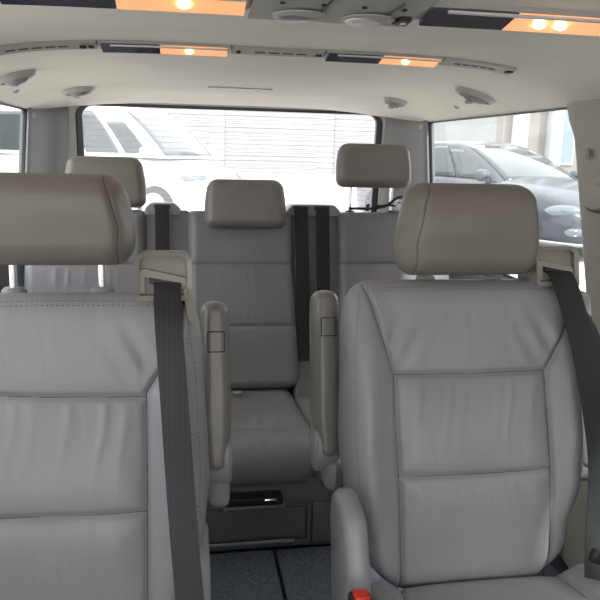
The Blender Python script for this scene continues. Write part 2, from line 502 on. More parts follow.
# rear wall (tailgate) with window, D pillar corners
RY = lambda z: 3.16 - (z - .8) * .08
def corner(sgn, idx):
    pts = [(.0, 2.872), (.0, 2.93), (-.008, 2.99), (-.03, 3.045), (-.066, 3.085), (-.11, 3.108)]
    v = []; f = []; zs = np.linspace(.0, 1.30, 24)
    for z in zs:
        for dx, y in pts: v.append((sgn * (wallx(z) - .012 + dx), y, z))
    n = len(pts)
    for j in range(len(zs) - 1):
        for i in range(n - 1): f.append((j * n + i, j * n + i + 1, (j + 1) * n + i + 1, (j + 1) * n + i))
    o = mk('trim_%d' % idx, v, f, M['wall']); md = o.modifiers.new('t', 'SOLIDIFY'); md.thickness = .01; md.offset = 0
    tag(o, kind='structure')
corner(1, 5); corner(-1, 6)
def rear():
    P = lambda x, z, d=0: (x, RY(z) + d, z)
    # tailgate trim: a broad ring whose inner edge frames the glass, outer edge meets the corners
    outer = rrect(-.745, .745, .0, 1.335, [.05, .05, .01, .01], 8)
    inner = rrect(-.655, .672, .80, 1.318, [.06, .06, .05, .05], 8)
    b = B(); b.ring([P(x, z, -.03) for x, z in outer], [P(x, z, -.012) for x, z in inner], (0, .06, 0))
    tag(b.obj('wall_rear', M['trim'], angle=R(40)), kind='structure')
    root = bpy.data.objects.new('window_7', None); COL.objects.link(root); root.location = (0, 3.15, .8); tag(root, kind='structure')
    o2 = rrect(-.665, .682, .79, 1.326, [.06, .06, .05, .05], 8); i2 = rrect(-.628, .645, .83, 1.305, [.045, .045, .05, .05], 8)
    B().ring([P(x, z, .01) for x, z in o2], [P(x, z, .01) for x, z in i2], (0, .025, 0)).obj('window_seal', M['frit'], root)
    lp = rrect(-.66, .68, .79, 1.32, .05, 8)
    vs = [P(x, z, .045) for x, z in lp]; mk('pane', vs, [tuple(range(len(vs)))], M['glass_rear'], root, smooth=False)
    b = B()
    z = .85
    while z < 1.30:
        b.tube([(-.62, RY(z) + .041, z), (0, RY(z) + .041, z + .002), (.637, RY(z) + .041, z)], .00075, 4); z += .024
    b.obj('heating_wires', M['wire'], root)
rear()
# front bulkhead below windscreen, screen header
tag(B().box((0, -1.0, .38), (1.66, .1, .80), bev=.02).obj('wall_front', M['base']), kind='structure')

# ------------------------------------------------------------------ captain seats
def captain_seat(cx, ytop, lean, zt, seam1, seam2, label, zb=.345, hr_lift=0, hr_h=.172, tilt=0.0, hr_dx=0.0, hr_w=1.0):
    root = thing('captain_seat', (cx, ytop - .2, .02), label, 'seat', None)
    nrm = Vector((0, -1, lean)).normalized(); up = Vector((0, lean, 1)).normalized()
    O = Vector((cx, ytop, zt)) - up * 0; H = (zt - zb) / up.z
    s1 = -(zt - seam1) / up.z; s2 = -(zt - seam2) / up.z; b0 = -H
    pw = .150
    lines = [[(-.205, -.005), (-.196, -.03), (-pw, s1), (-pw + .002, s2), (-pw + .006, b0)],
             [(.208, -.005), (.206, -.07), (pw, s1), (pw, s2), (pw - .002, b0)],
             [(-pw, s1 + tilt), (0, s1 - .003), (pw, s1 - tilt)], [(-pw, s2 + tilt / 2), (0, s2 - .002), (pw, s2 - tilt / 2)]]
    rnd = np.random.RandomState(int(abs(cx) * 100))
    fp = [(-.11, .010, 1), (-.06, .007, .6), (-.02, .009, .9), (.035, .008, .7), (.075, .007, 1), (.12, .008, .6)]
    fq = [(x + rnd.uniform(-.012, .012), w, a * rnd.uniform(.5, 1.1)) for x, w, a in fp]
    def extra(u, v):
        a = np.abs(u)
        bol = .040 * smoothstep(a, pw - .01, .215) * (1 - .75 * smoothstep(v, s1 - .02, -.03))
        lum = .022 * np.exp(-((v + .36) / .14) ** 2) * (1 - smoothstep(a, .1, .2))
        wr = 0
        for x, w, am in fq:
            wr = wr + am * np.exp(-((u - x - .01 * np.sin(v * 25)) / w) ** 2)
        wr = .0030 * wr * (a < pw) * (smoothstep(-v, -s1, -s1 + .02) * (1 - smoothstep(-v, -s1 + .06, -s1 + .16)) +
                                     .4 * smoothstep(-v, -s2, -s2 + .02) * (1 - smoothstep(-v, -s2 + .03, -s2 + .09)))
        # diagonal pulls at the shoulder corners
        dg = .0022 * np.sin((a * 1.0 + v * .6) * 130) * np.exp(-(((a - .14) / .05) ** 2 + ((v - s1 - .05) / .05) ** 2))
        return bol + lum + wr + dg
    wtab = [(b0, .185), (b0 + .10, .212), (b0 + .20, .240), (-.30, .247), (-.10, .240), (0, .228)]
    rtab = [(a, w - (.022 if cx > 0 else 0)) for a, w in wtab]
    back = Pad(O, (1, 0, 0), up, nrm, b0, 0.0, wtab, rtab, .03, .085, edge=.05, corner=(.07, .045), seams=lines, groove=.007, extra=extra)
    bo = back.build('backrest', M['leather'], root, 200, 230)
    back.thread(lines, bo, .0010)
    edge_l = [(-.212, -.03), (-.225, -.12), (-.232, -.28), (-.224, b0 + .19), (-.196, b0 + .09)]
    edge_r = [(-x, z) for x, z in edge_l]
    back.stitches([[(-.195, -.018), (0, -.014), (.198, -.018)], edge_l, edge_r,
                   [(-.196, -.024), (0, -.021), (.198, -.024)]], bo)
    # headrest
    ho = Vector((cx + hr_dx, ytop - .02, zt)) + Vector((0, 0, .012 + hr_lift)) 
    hu = Vector((0, .10, 1)).normalized(); hn = Vector((0, -1, .10)).normalized()
    q = hr_w; hs = [[(-.112 * q, .004), (-.116 * q, .06), (-.104 * q, hr_h - .04), (-.09 * q, hr_h - .006)], [(.112 * q, .004), (.116 * q, .06), (.104 * q, hr_h - .04), (.09 * q, hr_h - .006)]]
    hx = lambda u, v: .012 * np.exp(-((v - .10) / .06) ** 2) - .030 * smoothstep(np.abs(u), .10, .145)
    hp = Pad(ho, (1, 0, 0), hu, hn, 0, hr_h, [(0, .136 * hr_w), (.05, .141 * hr_w), (hr_h, .124 * hr_w)], [(0, .136 * hr_w), (.05, .141 * hr_w), (hr_h, .124 * hr_w)], .058, .05,
             edge=.036, corner=(.03, .035), seams=hs, groove=.003, puff=.003, extra=hx, gw=.003)
    h = hp.build('headrest', M['leather_head'], root, 110, 100)
    hp.thread(hs, h, .0009)
    for sx in (-.068 + hr_dx, .068 + hr_dx):
        B().tube([(cx + sx, ytop + .012, zt - .03), (cx + sx, ytop + .016, zt + .05 + hr_lift)], .0062, 14).obj('headrest_post', M['chrome'], h)
        B().lathe((cx + sx, ytop + .0125, zt - .006), (0, 0, 1), [(.019, 0), (.019, .008), (.015, .012), (.008, .013)], 24, sy=.8).obj('post_collar', M['shell'], root)
    # seat cushion
    co = Vector((cx, ytop - .47, zb + .03)); cu = Vector((0, 1, -.10)).normalized(); cn = Vector((0, .10, 1)).normalized()
    cl = [[(-.17, .0), (-.165, .16), (-.15, .30)], [(.17, .0), (.165, .16), (.15, .30)], [(-.168, .08), (.168, .08)]]
    cx_ = lambda u, v: .030 * smoothstep(np.abs(u), .14, .22)
    cp = Pad(co, (1, 0, 0), cu, cn, -.20, .30, [(-.2, .24), (.3, .225)], [(-.2, .24), (.3, .225)], .03, .09, edge=.045, corner=(.06, .03), seams=cl, extra=cx_)
    c = cp.build('seat', M['leather'], root, 120, 120); cp.thread(cl, c)
    # plinth
    B().box((cx, ytop - .40, .15), (.40, .46, .26), bev=.03).obj('seat_base', M['base'], root)
    # belt outlet housing on the right shoulder
    gx = cx + .178; gy = ytop - .012; gz = zt
    F = lambda a, y, b_: (gx + a, gy + y + .25 * b_, gz + b_)
    prof = rrect(-.044, .044, -.006, .068, [.016, .016, .006, .004], 6)
    inn = rrect(-.037, .037, .002, .061, [.011, .011, .004, .003], 6)
    g = B().ring([F(a, -.034, b_) for a, b_ in prof], [F(a, -.030, b_) for a, b_ in inn], (0, .020, 0)).obj('belt_housing', M['housing'], root)
    B().prism([F(a * .99, -.016, b_) for a, b_ in prof], (0, .062, -.008)).obj('housing_shell', M['housing'], root)
    b = B(); b.prism([F(-.037, -.026, .040), F(-.030, -.026, .042), F(.034, -.026, .028), F(.037, -.026, .020), F(.037, -.026, .004), F(.030, -.026, .004), F(.027, -.026, .020), F(-.029, -.026, .030), F(-.029, -.026, .004), F(-.037, -.026, .004)], (0, .010, 0))
    b.obj('guide_ledge', M['housing'], g)
    B().prism([F(.030, -.030, .01), F(.044, -.030, .02), F(.046, -.024, -.045), F(.038, -.028, -.035)], (0, .045, 0)).obj('housing_cheek', M['housing'], g)
    s_ = B().prism([F(-.022, -.024, .030), F(.030, -.024, .024), F(.030, -.024, .014), F(-.022, -.024, .018)], (0, .006, 0)).obj('belt_slot', M['black'], g)
    return root, back, (gx, gy, gz)

def belt(root, pts, w, mat, name='seat_belt', sides=(1, 0, 0)):
    return B().ribbon(smoothpath(pts, 10), w, .0016, sides, crown=.0008).obj(name, mat, root, angle=R(60))

def armrest(root, x, y, z0, z1, w=.052, lean=.25, out=1, mat=None):
    """folded-up armrest beside a backrest: rounded long pad, with flap button and pivot"""
    up = Vector((0, lean, 1)).normalized(); n = Vector((0, -1, lean)).normalized()
    L_ = (z1 - z0) / up.z
    p = Pad((x, y, z0), (1, 0, 0), up, n, 0, L_, [(0, w * .42), (.1, w * .52), (L_ * .8, w * .5), (L_, w * .46)],
            [(0, w * .42), (.1, w * .52), (L_ * .8, w * .5), (L_, w * .46)], .036, .05, edge=.02, corner=(.02, .022))
    a = p.build('armrest', mat or M['shell_warm'], root, 40, 80)
    v = L_ - .075
    b = B(); b.tube(p.line([(-.014, v - .018), (.016, v - .018), (.016, v + .018), (-.014, v + .018), (-.014, v - .018)], .003, .0004), .0011, 6)
    b.obj('button_outline', M['black'], a)
    q = Vector((x + .004 * out, y + .01, z0 + .02))
    B().lathe(q - Vector((w * .42, 0, 0)), (1, 0, 0), [(.03, 0), (.036, .006), (.036, w * .84 - .006), (.03, w * .84)], 28, sx=1.4, up=(0, 0, 1)).obj('armrest_pivot', M['shell'], root)
    return a

def side_shield(root, x, y0, y1, z0, z1, w=.05):
    """light plastic hinge cover at the seat's side"""
    pts = [(y0, z0), (y1, z0), (y1 + .06, z1 * .9), (y1 + .05, z1 - .02), (y1 + .02, z1), (y0 + .06, z1 - .015), (y0 + .015, z1 - .10)]
    b = B(); b.prism([(x - w / 2, y, z) for y, z in pts], (w, 0, 0))
    bm = bmesh.new(); vs = [bm.verts.new(v) for v in b.v]
    for f in b.f: bm.faces.new([vs[i] for i in f])
    bmesh.ops.recalc_face_normals(bm, faces=bm.faces)
    bmesh.ops.bevel(bm, geom=list(bm.edges), offset=.018, segments=4, profile=.5, affect='EDGES', clamp_overlap=True)
    bm.verts.index_update()
    o = mk('side_shield', [tuple(v.co) for v in bm.verts], [tuple(v.index for v in f.verts) for f in bm.faces], M['shell'], root, angle=R(40)); bm.free()
    return o

# right seat
sr, bkR, gR = captain_seat(.312, 1.265, .27, .905, .733, .555, 'grey leather captain seat on the right, headrest pushed fully down')
# left seat
sl, bkL, gL = captain_seat(-.428, 1.135, .25, .912, .757, .584, 'grey leather captain seat on the left, headrest raised on two chrome posts', hr_lift=.035, hr_h=.140, tilt=.007, hr_dx=.012, hr_w=.88)
gx, gy, gz = gL
def on(g, dx, dz, lift, lean):      # a point in front of the seat's shoulder bolster
    return (g[0] + dx, g[1] + .012 + lean * dz - lift, g[2] + dz)
belt(sl, [(gx + .006, gy - .008, gz + .020), (gx + .006, gy - .036, gz + .014), on(gL, .008, -.03, .085, .25), on(gL, .016, -.14, .108, .25),
          on(gL, .026, -.30, .112, .25), on(gL, .038, -.46, .105, .25), on(gL, .046, -.58, .09, .25)], [.041] * 61, M['belt_grey'])
gx, gy, gz = gR
belt(sr, [(gx + .004, gy - .008, gz + .020), (gx + .004, gy - .036, gz + .014), on(gR, .006, -.03, .080, .27), on(gR, .020, -.14, .104, .27),
          on(gR, .036, -.30, .106, .27), on(gR, .024, -.42, .110, .27), on(gR, .004, -.49, .135, .27)], [.050] * 61, M['belt_dark'])
belt(sr, [(gx + .026, gy + .01, gz - .02), on(gR, .036, -.08, .07, .27), on(gR, .046, -.16, .098, .27),
          on(gR, .060, -.30, .098, .27), on(gR, .048, -.44, .096, .27), on(gR, .034, -.53, .11, .27)], [.050] * 51, M['belt_dark'], 'seat_belt_return')
# armrests
armrest(sl, -.163, 1.20, .56, .865, w=.056, out=1)
armrest(sr, .066, 1.30, .53, .862, w=.060, out=-1)
armrest(sr, .615, 1.27, .49, .862, out=1)
B().box((-.158, 1.215, .54), (.040, .06, .10), bev=.015).obj('armrest_bracket', M['shell'], sl)
B().box((.078, 1.30, .50), (.04, .07, .07), bev=.02).obj('armrest_bracket', M['shell'], sr)
side_shield(sl, -.198, .90, 1.04, .30, .545, .03)
ss = side_shield(sr, .047, .92, 1.04, .28, .59, .040)
side_shield(sr, .585, .84, 1.02, .28, .50, .05)
# buckle at the right seat's aisle side and the belt tongue by the window
bk = B().box((.028, .872, .455), (.032, .03, .12), bev=.006).obj('buckle', M['black'], sr)
B().box((.028, .866, .515), (.022, .022, .014), bev=.003).obj('release_button', M['red'], bk)
tg = B().box((.452, .925, .505), (.060, .016, .024), Matrix.Rotation(R(20), 3, 'Y'), bev=.006).obj('belt_tongue', M['black'], sr)
B().box((.458, .912, .488), (.026, .004, .026), Matrix.Rotation(R(20), 3, 'Y'), bev=.0015).obj('tongue_label', M['white_plastic'], tg)

# ------------------------------------------------------------------ rear bench
bench = thing('rear_bench', (0, 2.1, 0), 'full-width three-place grey leather rear bench behind the two captain seats', 'bench seat')
def bench_back(x0, x1, name='backrest'):
    ZT = .93; YT = 2.46; lean = .27
    nrm = Vector((0, -1, lean)).normalized(); up = Vector((0, lean, 1)).normalized()
    cx = (x0 + x1) / 2; hw = (x1 - x0) / 2; s1 = -.185 / up.z; s2 = -.39 / up.z; b0 = -.60 / up.z
    lines = [[(-hw, s1), (hw, s1)], [(-hw, s2), (hw, s2)]]
    rnd = np.random.RandomState(int(100 * (cx + 2))); fx = [(rnd.uniform(-hw, hw), rnd.uniform(.006, .012), rnd.uniform(.3, 1)) for _ in range(7)]
    def extra(u, v):
        w = 0
        for x, s_, a in fx: w = w + a * np.exp(-((u - x) / s_) ** 2)
        return .0026 * w * (np.exp(-((v - s1 + .04) / .03) ** 2) + .7 * np.exp(-((v - s2 - .03) / .025) ** 2)) + .02 * np.exp(-((v + .40) / .12) ** 2)
    wt = [(b0, hw), (b0 + .05, hw + .012), (-.30, hw + .002), (-.25, hw), (0, hw)]
    p = Pad((cx, YT, ZT), (1, 0, 0), up, nrm, b0, 0, wt, wt, .045, .07, edge=.035, corner=(.03, .022), seams=lines, groove=.006, extra=extra)
    o = p.build(name, M['leather_bench'], bench, 120, 160); p.thread(lines, o, .0011)
    return p
bench_back(-.735, -.338); bench_back(-.205, .166); bench_back(.315, .735)
# recessed belt channels between the three backs
for x0, x1, hx0, hx1 in ((-.348, -.196, -.348, -.222), (.158, .325, .138, .335)):
    cx = (x0 + x1) / 2
    b = B(); up = Vector((0, .27, 1)).normalized()
    rot = Matrix.Rotation(-math.atan(.27), 3, 'X')
    b.box(Vector((cx, 2.475, .93)) - up * .345, (x1 - x0, .07, .68), rot, bev=.01)
    b.obj('belt_channel', M['leather_bench'], bench)
    B().box((cx, 2.10, .26), (x1 - x0 + .02, .56, .10), bev=.02).obj('channel_foot', M['leather_bench'], bench)
    # shoulder housing on the top
    b = B(); w = hx1 - hx0; c = (hx0 + hx1) / 2
    lp = [(c - w / 2, .915), (c - w / 2 + .004, .938), (c - w / 2 + .024, .957), (c + w / 2 - .024, .957), (c + w / 2 - .004, .938), (c + w / 2, .915)]
    b.prism([(x, 2.425, z) for x, z in lp], (0, .11, -.004))
    hb_ = b.obj('belt_housing', M['shell'], bench, angle=R(30))
    md = hb_.modifiers.new('b', 'BEVEL'); md.width = .006; md.segments = 3
def bench_belt(x, lbl=None, dx=.0):
    y = 2.415; z = .952
    B().box((x, 2.418, .947), (.054, .012, .010), bev=.003).obj('belt_slot', M['black'], bench)
    belt(bench, [(x, y + .02, z), (x, y - .004, z - .004), (x, y - .018, z - .05), (x + dx * .2, y - .055, z - .2), (x + dx * .6, y - .10, z - .38), (x + dx, y - .135, z - .52)], [.047] * 51, M['belt_dark'])
bench_belt(-.286); bench_belt(.188, dx=.006); bench_belt(.263, dx=-.006)
# cushions
def bench_cushion(x0, x1):
    cx = (x0 + x1) / 2; hw = (x1 - x0) / 2
    ln = [[(-hw, .13), (hw, .13)]]
    ex = lambda u, v: .012 * np.exp(-((v - .15) / .15) ** 2) + .0022 * np.sin(u * 95 + 2 * np.sin(u * 31)) * (np.exp(-((v - .02) / .03) ** 2) + .5 * np.exp(-((v - .16) / .04) ** 2))
    wt = [(0, hw - .012), (.12, hw), (.58, hw - .01)]
    p = Pad((cx, 1.80, .275), (1, 0, 0), (0, 1, 0), (0, 0, 1), 0, .56, wt, wt, .055, .075, edge=.05, corner=(.03, .03), seams=ln, groove=.004, extra=ex, puff=.004)
    o = p.build('seat', M['leather_bench'], bench, 110, 110); p.thread(ln, o, .001)
bench_cushion(-.73, -.205); bench_cushion(-.195, .165); bench_cushion(.20, .73)
b = B(); b.box((0, 2.11, .115), (1.46, .56, .22), bev=.006); b.box((0, 2.395, .22), (1.46, .05, .40), bev=.006); bb = b.obj('bench_base', M['base'], bench)
# front panel with two drawers and a slot
b = B(); b.ring([(x, 1.820, z) for x, z in rrect(-.40, .137, .020, .150, .008)], [(x, 1.820, z) for x, z in rrect(-.392, .129, .028, .142, .006)], (0, .012, 0)); b.obj('drawer_frame', M['base'], bb)
d = B(); d.box((-.135, 1.826, .092), (.512, .016, .094), bev=.003); dr = d.obj('drawer', M['base'], bb)
B().box((-.145, 1.816, .036), (.47, .006, .008), bev=.002).obj('drawer_handle', M['shell'], bb)
d = B(); d.box((.28, 1.826, .085), (.272, .016, .128), bev=.003); d.obj('side_panel', M['base'], bb)
B().box((-.03, 1.806, .181), (.16, .05, .020), bev=.002).obj('release_slot', M['black'], bench)
B().tube([(.0, 1.782, .186), (.03, 1.779, .187), (.035, 1.779, .180)], .003, 8).obj('release_lever', M['chrome'], bench)
B().box((-.03, 1.803, .164), (.175, .05, .010), bev=.003).obj('slot_lip', M['base'], bench)
B().box((-.045, 2.215, .350), (.03, .02, .008), bev=.002).obj('anchor_tab', M['shell'], bench)
# headrests of the bench
def bench_headrest(cx, z0, z1, y, hw, top, posts):
    hu = Vector((0, .12, 1)).normalized(); hn = Vector((0, -1, .12)).normalized(); H = z1 - z0
    hs = [[(-hw + .008, .01), (-hw + .008, H * .6), (-top + .012, H - .012), (top - .012, H - .012), (hw - .008, H * .6), (hw - .008, .01)]]
    w = [(0, hw), (H * .4, hw), (H, top)]
    p = Pad((cx, y, z0), (1, 0, 0), hu, hn, 0, H, w, w, .045, .035, edge=.03, corner=(.03, .035), seams=hs, groove=.002, puff=.003, gw=.003)
    h = p.build('headrest', M['leather_bench_head'], bench, 80, 80)
    for sx in posts:
        B().tube([(cx + sx, y, .90), (cx + sx, y + .003, z0 + .03)], .006, 12).obj('headrest_post', M['chrome'], h)
        B().lathe((cx + sx, y, .926), (0, 0, 1), [(.018, 0), (.018, .008), (.009, .012)], 20).obj('post_collar', M['black'], bench)
bench_headrest(-.474, .938, 1.108, 2.455, .134, .122, (-.06, .06))
bench_headrest(-.008, .878, 1.044, 2.375, .138, .128, ())
bench_headrest(.455, 1.018, 1.172, 2.455, .137, .128, (-.082, .068))

# luggage shelf behind bench
tag(B().box((0, 2.82, .80), (1.4, .44, .02), bev=.006).obj('luggage_shelf', M['black'], origin=(0, 2.82, .8)), 'black luggage shelf behind the rear bench below the tailgate window', 'shelf')

# ------------------------------------------------------------------ cabled gadget on the bench top
def lead(pts, r, name, label, cat):
    o = B().tube(smoothpath(pts, 8), r, 8).obj(name, M['black'], origin=pts[0]); return tag(o, label, cat)
lead([(.362, 2.425, .946), (.40, 2.428, .946), (.45, 2.428, .947), (.50, 2.43, .957), (.535, 2.43, .983), (.56, 2.435, .988)], .005, 'black_cable', 'thin black cable lying along the bench top under the raised right headrest', 'cable')
cr = thing('handheld_gadget', (.548, 2.44, .93), 'small white device with a dark round lens standing on the bench top at the right', 'device')
cb = B().box((.560, 2.435, .9575), (.054, .05, .040), Matrix.Rotation(R(8), 3, 'Y'), bev=.010).obj('body', M['white_plastic'], cr)
B().lathe((.577, 2.408, .957), (.3, -1, .1), [(.018, 0), (.018, .006), (.012, .008)], 24).obj('lens', M['lens_dark'], cr)
B().box((.541, 2.409, .969), (.012, .003, .003)).obj('marking', M['black'], cr)
pl = thing('cable_plug', (.43, 2.435, .934), 'black plug on the cable beside the white device', 'plug')
B().box((.43, 2.428, .95), (.012, .012, .026), Matrix.Rotation(R(12), 3, 'Y'), bev=.003).obj('plug_body', M['black'], pl)
B().tube(smoothpath([(.43, 2.432, .943), (.47, 2.43, .955), (.52, 2.43, .958), (.545, 2.435, .95)], 6), .0035, 8).obj('plug_lead', M['black'], pl)

# ------------------------------------------------------------------ floor mats
def mat_(x0, x1, label):
    o = B().box(((x0 + x1) / 2, 1.12, .008), (x1 - x0, 1.38, .014), bev=.005).obj('carpet_mat', M['carpet'], origin=((x0 + x1) / 2, 1.12, 0))
    tag(o, label, 'floor mat')
mat_(-.80, .027, 'blue grey carpet mat left of the floor joint, under the left captain seat')
mat_(.037, .80, 'blue grey carpet mat right of the floor joint, under the right captain seat')

# ------------------------------------------------------------------ ceiling fittings
def ceil_n(x, y):
    e = .01
    n = Vector((-(zceil(x + e, y) - zceil(x - e, y)) / (2 * e), -(zceil(x, y + e) - zceil(x, y - e)) / (2 * e), 1)).normalized()
    return -n     # pointing down into the cabin
def strip(b, x0, x1, y0, y1, drop0, drop1, th=.012, n=10):
    """box following the headliner: front edge y0 hangs by drop0, back edge by drop1"""
    vs = []; fs = []
    for i in range(n + 1):
        x = x0 + (x1 - x0) * i / n
        za = zceil(x, y0); zb = zceil(x, y1)
        vs += [(x, y0, za - drop0), (x, y1, zb - drop1), (x, y1, zb + th - drop1), (x, y0, za + th - drop0)]
    for i in range(n):
        for k in range(4): fs.append((i * 4 + k, i * 4 + (k + 1) % 4, (i + 1) * 4 + (k + 1) % 4, (i + 1) * 4 + k))
    fs += [(0, 1, 2, 3), tuple(n * 4 + k for k in range(4))]
    return b.add(vs, fs)
def lamp(x0, xm, x1, y0, y1, label, bulbs, dark_first=True):
    root = thing('ceiling_lamp', ((x0 + x1) / 2, (y0 + y1) / 2, zceil((x0 + x1) / 2, y0)), label, 'lamp', 'reading lamps in the roof')
    strip(B(), x0 - .006, x1 + .006, y0 - .004, y1 + .004, .006, .012, .012).obj('lamp_frame', M['trim'], root)
    strip(B(), x0, xm, y0, y1, .008, .020, .006).obj('dark_lens', M['lens_dark'], root)
    a = strip(B(), xm + .001, x1, y0, y1, .008, .020, .006).obj('lit_lens', M['lens_amber'], root)
    b_ = strip(B(), x0 + .02, x1, y0 - .004, y0, .012, .013, .003).obj('lens_lip', M['chromeline'], root)
    for bx in bulbs:
        z = zceil(bx, (y0 + y1) / 2) - .017
        B().lathe((bx, (y0 + y1) / 2, z - .003), (0, 0, 1), [(.002, 0), (.006, .002), (.006, .005), (.002, .007)], 16, sx=1.3).obj('bulb', M['bulb'], a)
lamp(-.392, -.265, -.114, 1.665, 1.712, 'lit ceiling lamp with amber lens, farther one on the left', [-.20])
lamp(.119, .249, .390, 1.665, 1.712, 'lit ceiling lamp with amber lens, farther one on the right', [.31])
lamp(-.429, -.296, -.141, .885, .935, 'lit ceiling lamp with amber lens, nearer one on the left', [-.215])
lamp(.089, .204, .369, .885, .935, 'lit ceiling lamp with amber lens, nearer one on the right', [.275, .245])

# overhead control console between the near lamps
con = thing('overhead_console', (0, 1.0, 1.32), 'beige overhead control console with two rotary dials between the near lamps', 'control panel')
strip(B(), -.133, .082, .84, .975, .006, .016, .012).obj('console_panel', M['trim'], con)
for x, m_ in ((-.068, 'chromeline'), (.022, 'white_plastic')):
    z = zceil(x, 1.02)
    dl = B().lathe((x, .945, z - .014), (0, 0, -1), [(.036, 0), (.036, .002), (.028, .003), (.026, .005), (.020, .006)], 32, sx=1).obj('dial', M['trim'], con)
    B().lathe((x - .004, .945, z - .018), (0, 0, -1), [(.025, -.006), (.025, .001), (.018, .003)], 28).obj('dial_knob', M[m_] if m_ == 'white_plastic' else M['shell'], dl)
for x in (-.10, -.05, 0.0, .05):
    z = zceil(x, .94)
    B().box((x, .875, z - .014), (.006, .005, .003), bev=.001).obj('indicator_mark', M['black'], con)
for x in (-.045, .04):
    z = zceil(x, .98); B().box((x, .905, z - .013), (.0015, .12, .003)).obj('panel_joint', M['thread'], con)
tb = B().prism([(.056, .947, zceil(.08, 1.0) - .0185), (.078, .955, zceil(.08, 1.0) - .0185), (.074, .920, zceil(.08, 1.0) - .0185), (.060, .920, zceil(.08, 1.0) - .0185)], (0, 0, .006)).obj('hazard_button', M['black'], con)
B().prism([(.064, .940, zceil(.08, 1.0) - .0200), (.073, .939, zceil(.08, 1.0) - .0200), (.068, .930, zceil(.08, 1.0) - .0200)], (0, 0, .002)).obj('triangle_mark', M['white_plastic'], tb)

# slim centre panel between far lamps, and outlet strips outside them
def outlet(x0, x1, y0, y1, label, marks, slots, name='ceiling_air_outlet', cat='air outlet'):
    root = thing(name, ((x0 + x1) / 2, (y0 + y1) / 2, zceil((x0 + x1) / 2, y0)), label, cat)
    strip(B(), x0, x1, y0, y1, .006, .013, .012).obj('outlet_frame', M['trim'], root)
    for (a, c) in slots:
        strip(B(), a, c, y0 + .02, y0 + .030, .010, .011, .004, 3).obj('slot', M['thread'], root)
    for x, w, yy in marks:
        B().box((x, yy, zceil(x, yy) - .014), (w, .018, .006), bev=.002).obj('dark_switch', M['black'], root)
def row(a, c, n):
    w = (c - a) / n; return [(a + w * i + w * .12, a + w * (i + .88)) for i in range(n)]
outlet(-.104, .110, 1.665, 1.712, 'slim beige ceiling panel with small dark switches between the two far lamps', [(-.09, .010, 1.67), (.094, .014, 1.67)], row(-.055, .075, 4), 'ceiling_panel', 'ceiling panel')
outlet(.400, .583, 1.665, 1.712, 'slatted beige air outlet on the ceiling right of the far right lamp', [(.562, .018, 1.665)], row(.43, .54, 5))
outlet(-.62, -.402, 1.665, 1.712, 'slatted beige air outlet on the ceiling left of the far left lamp', [(-.430, .014, 1.675), (-.412, .012, 1.67)], row(-.60, -.46, 5))

def swivel(x, y, label, r=.036, sx=1.5, cup=1):
    n = ceil_n(x, y); c = Vector((x, y, zceil(x, y)))
    root = thing('ceiling_swivel_vent', c, label, 'air vent', 'round swivel vents along the roof edges')
    ring = B().lathe(c - n * .004, n, [(r * 1.15, 0), (r * 1.15, .008), (r * 1.05, .018), (r * .92, .022), (r * .84, .018), (r * .80, .010)], 32, sx=sx, up=(1, 0, 0)).obj('vent_ring', M['trim'], root)
    B().lathe(c + n * .008, n, [(r * .84, 0), (r * .84, .003)], 28, sx=sx, up=(1, 0, 0)).obj('vent_recess', M['thread'], root)
    t = (n + Vector((.0, .25, 0))).normalized()
    B().lathe(c + n * .010, t, [(r * .72, 0), (r * .72, .006), (r * .66, .013), (r * .4, .018)], 28, sx=sx * .9, up=(1, 0, 0)).obj('vent_flap', M['shell'], root)
    B().box(c + n * .028 + Vector((-r * .3, 0, 0)), (r * .7, .010, .012), bev=.004).obj('vent_grip', M['trim'], root)
swivel(-.672, 2.12, 'pale round swivel vent at the left roof edge, nearer of the two on the left', .034)
swivel(-.59, 2.75, 'pale round swivel vent above the left end of the tailgate window', .034)
swivel(.60, 2.72, 'pale round swivel vent above the right end of the tailgate window', .034, 1.2)
swivel(.675, 2.12, 'pale round swivel vent above the right side window', .038, 1.6)
# small clips and end caps
def cap(x, y, z, label, name='headliner_clip', r=.011, n=None):
    n = n or ceil_n(x, y)
    o = B().lathe((x, y, z), n, [(r, -.004), (r, .003), (r * .7, .006), (r * .3, .007)], 20, sx=1.2).obj(name, M['trim'], origin=(x, y, z)); tag(o, label, 'clip')
cap(-.735, 2.42, zceil(-.735, 2.42), 'small pale clip above the left side window', r=.009)
cap(.735, 2.42, zceil(.735, 2.42), 'small pale clip above the right side window', r=.009)
cap(-.785, 2.93, 1.252, 'round pale cap at the top rear corner of the left side window', 'trim_cap', .012, Vector((1, -.3, -.3)))
cap(.785, 2.93, 1.252, 'round pale cap at the top rear corner of the right side window', 'trim_cap', .012, Vector((-1, -.3, -.3)))
for s_, l_ in ((-1, 'left'), (1, 'right')):
    x = .70 * s_ + .01; z = 1.24
    o = B().box((x, 3.104, z), (.006, .004, .014), bev=.001).obj('screw_cover', M['black'], origin=(x, 3.104, z)); tag(o, 'tiny dark screw hole in the pale trim %s of the tailgate window' % l_, 'screw cover')
# third brake light slot above the tailgate window
bl = B(); strip(bl, -.12, .12, 2.72, 2.74, .004, .004, .008); tag(bl.obj('brake_light_cover', M['trim'], origin=(0, 2.73, 1.36)), 'thin pale slot cover in the headliner above the tailgate window', 'cover')

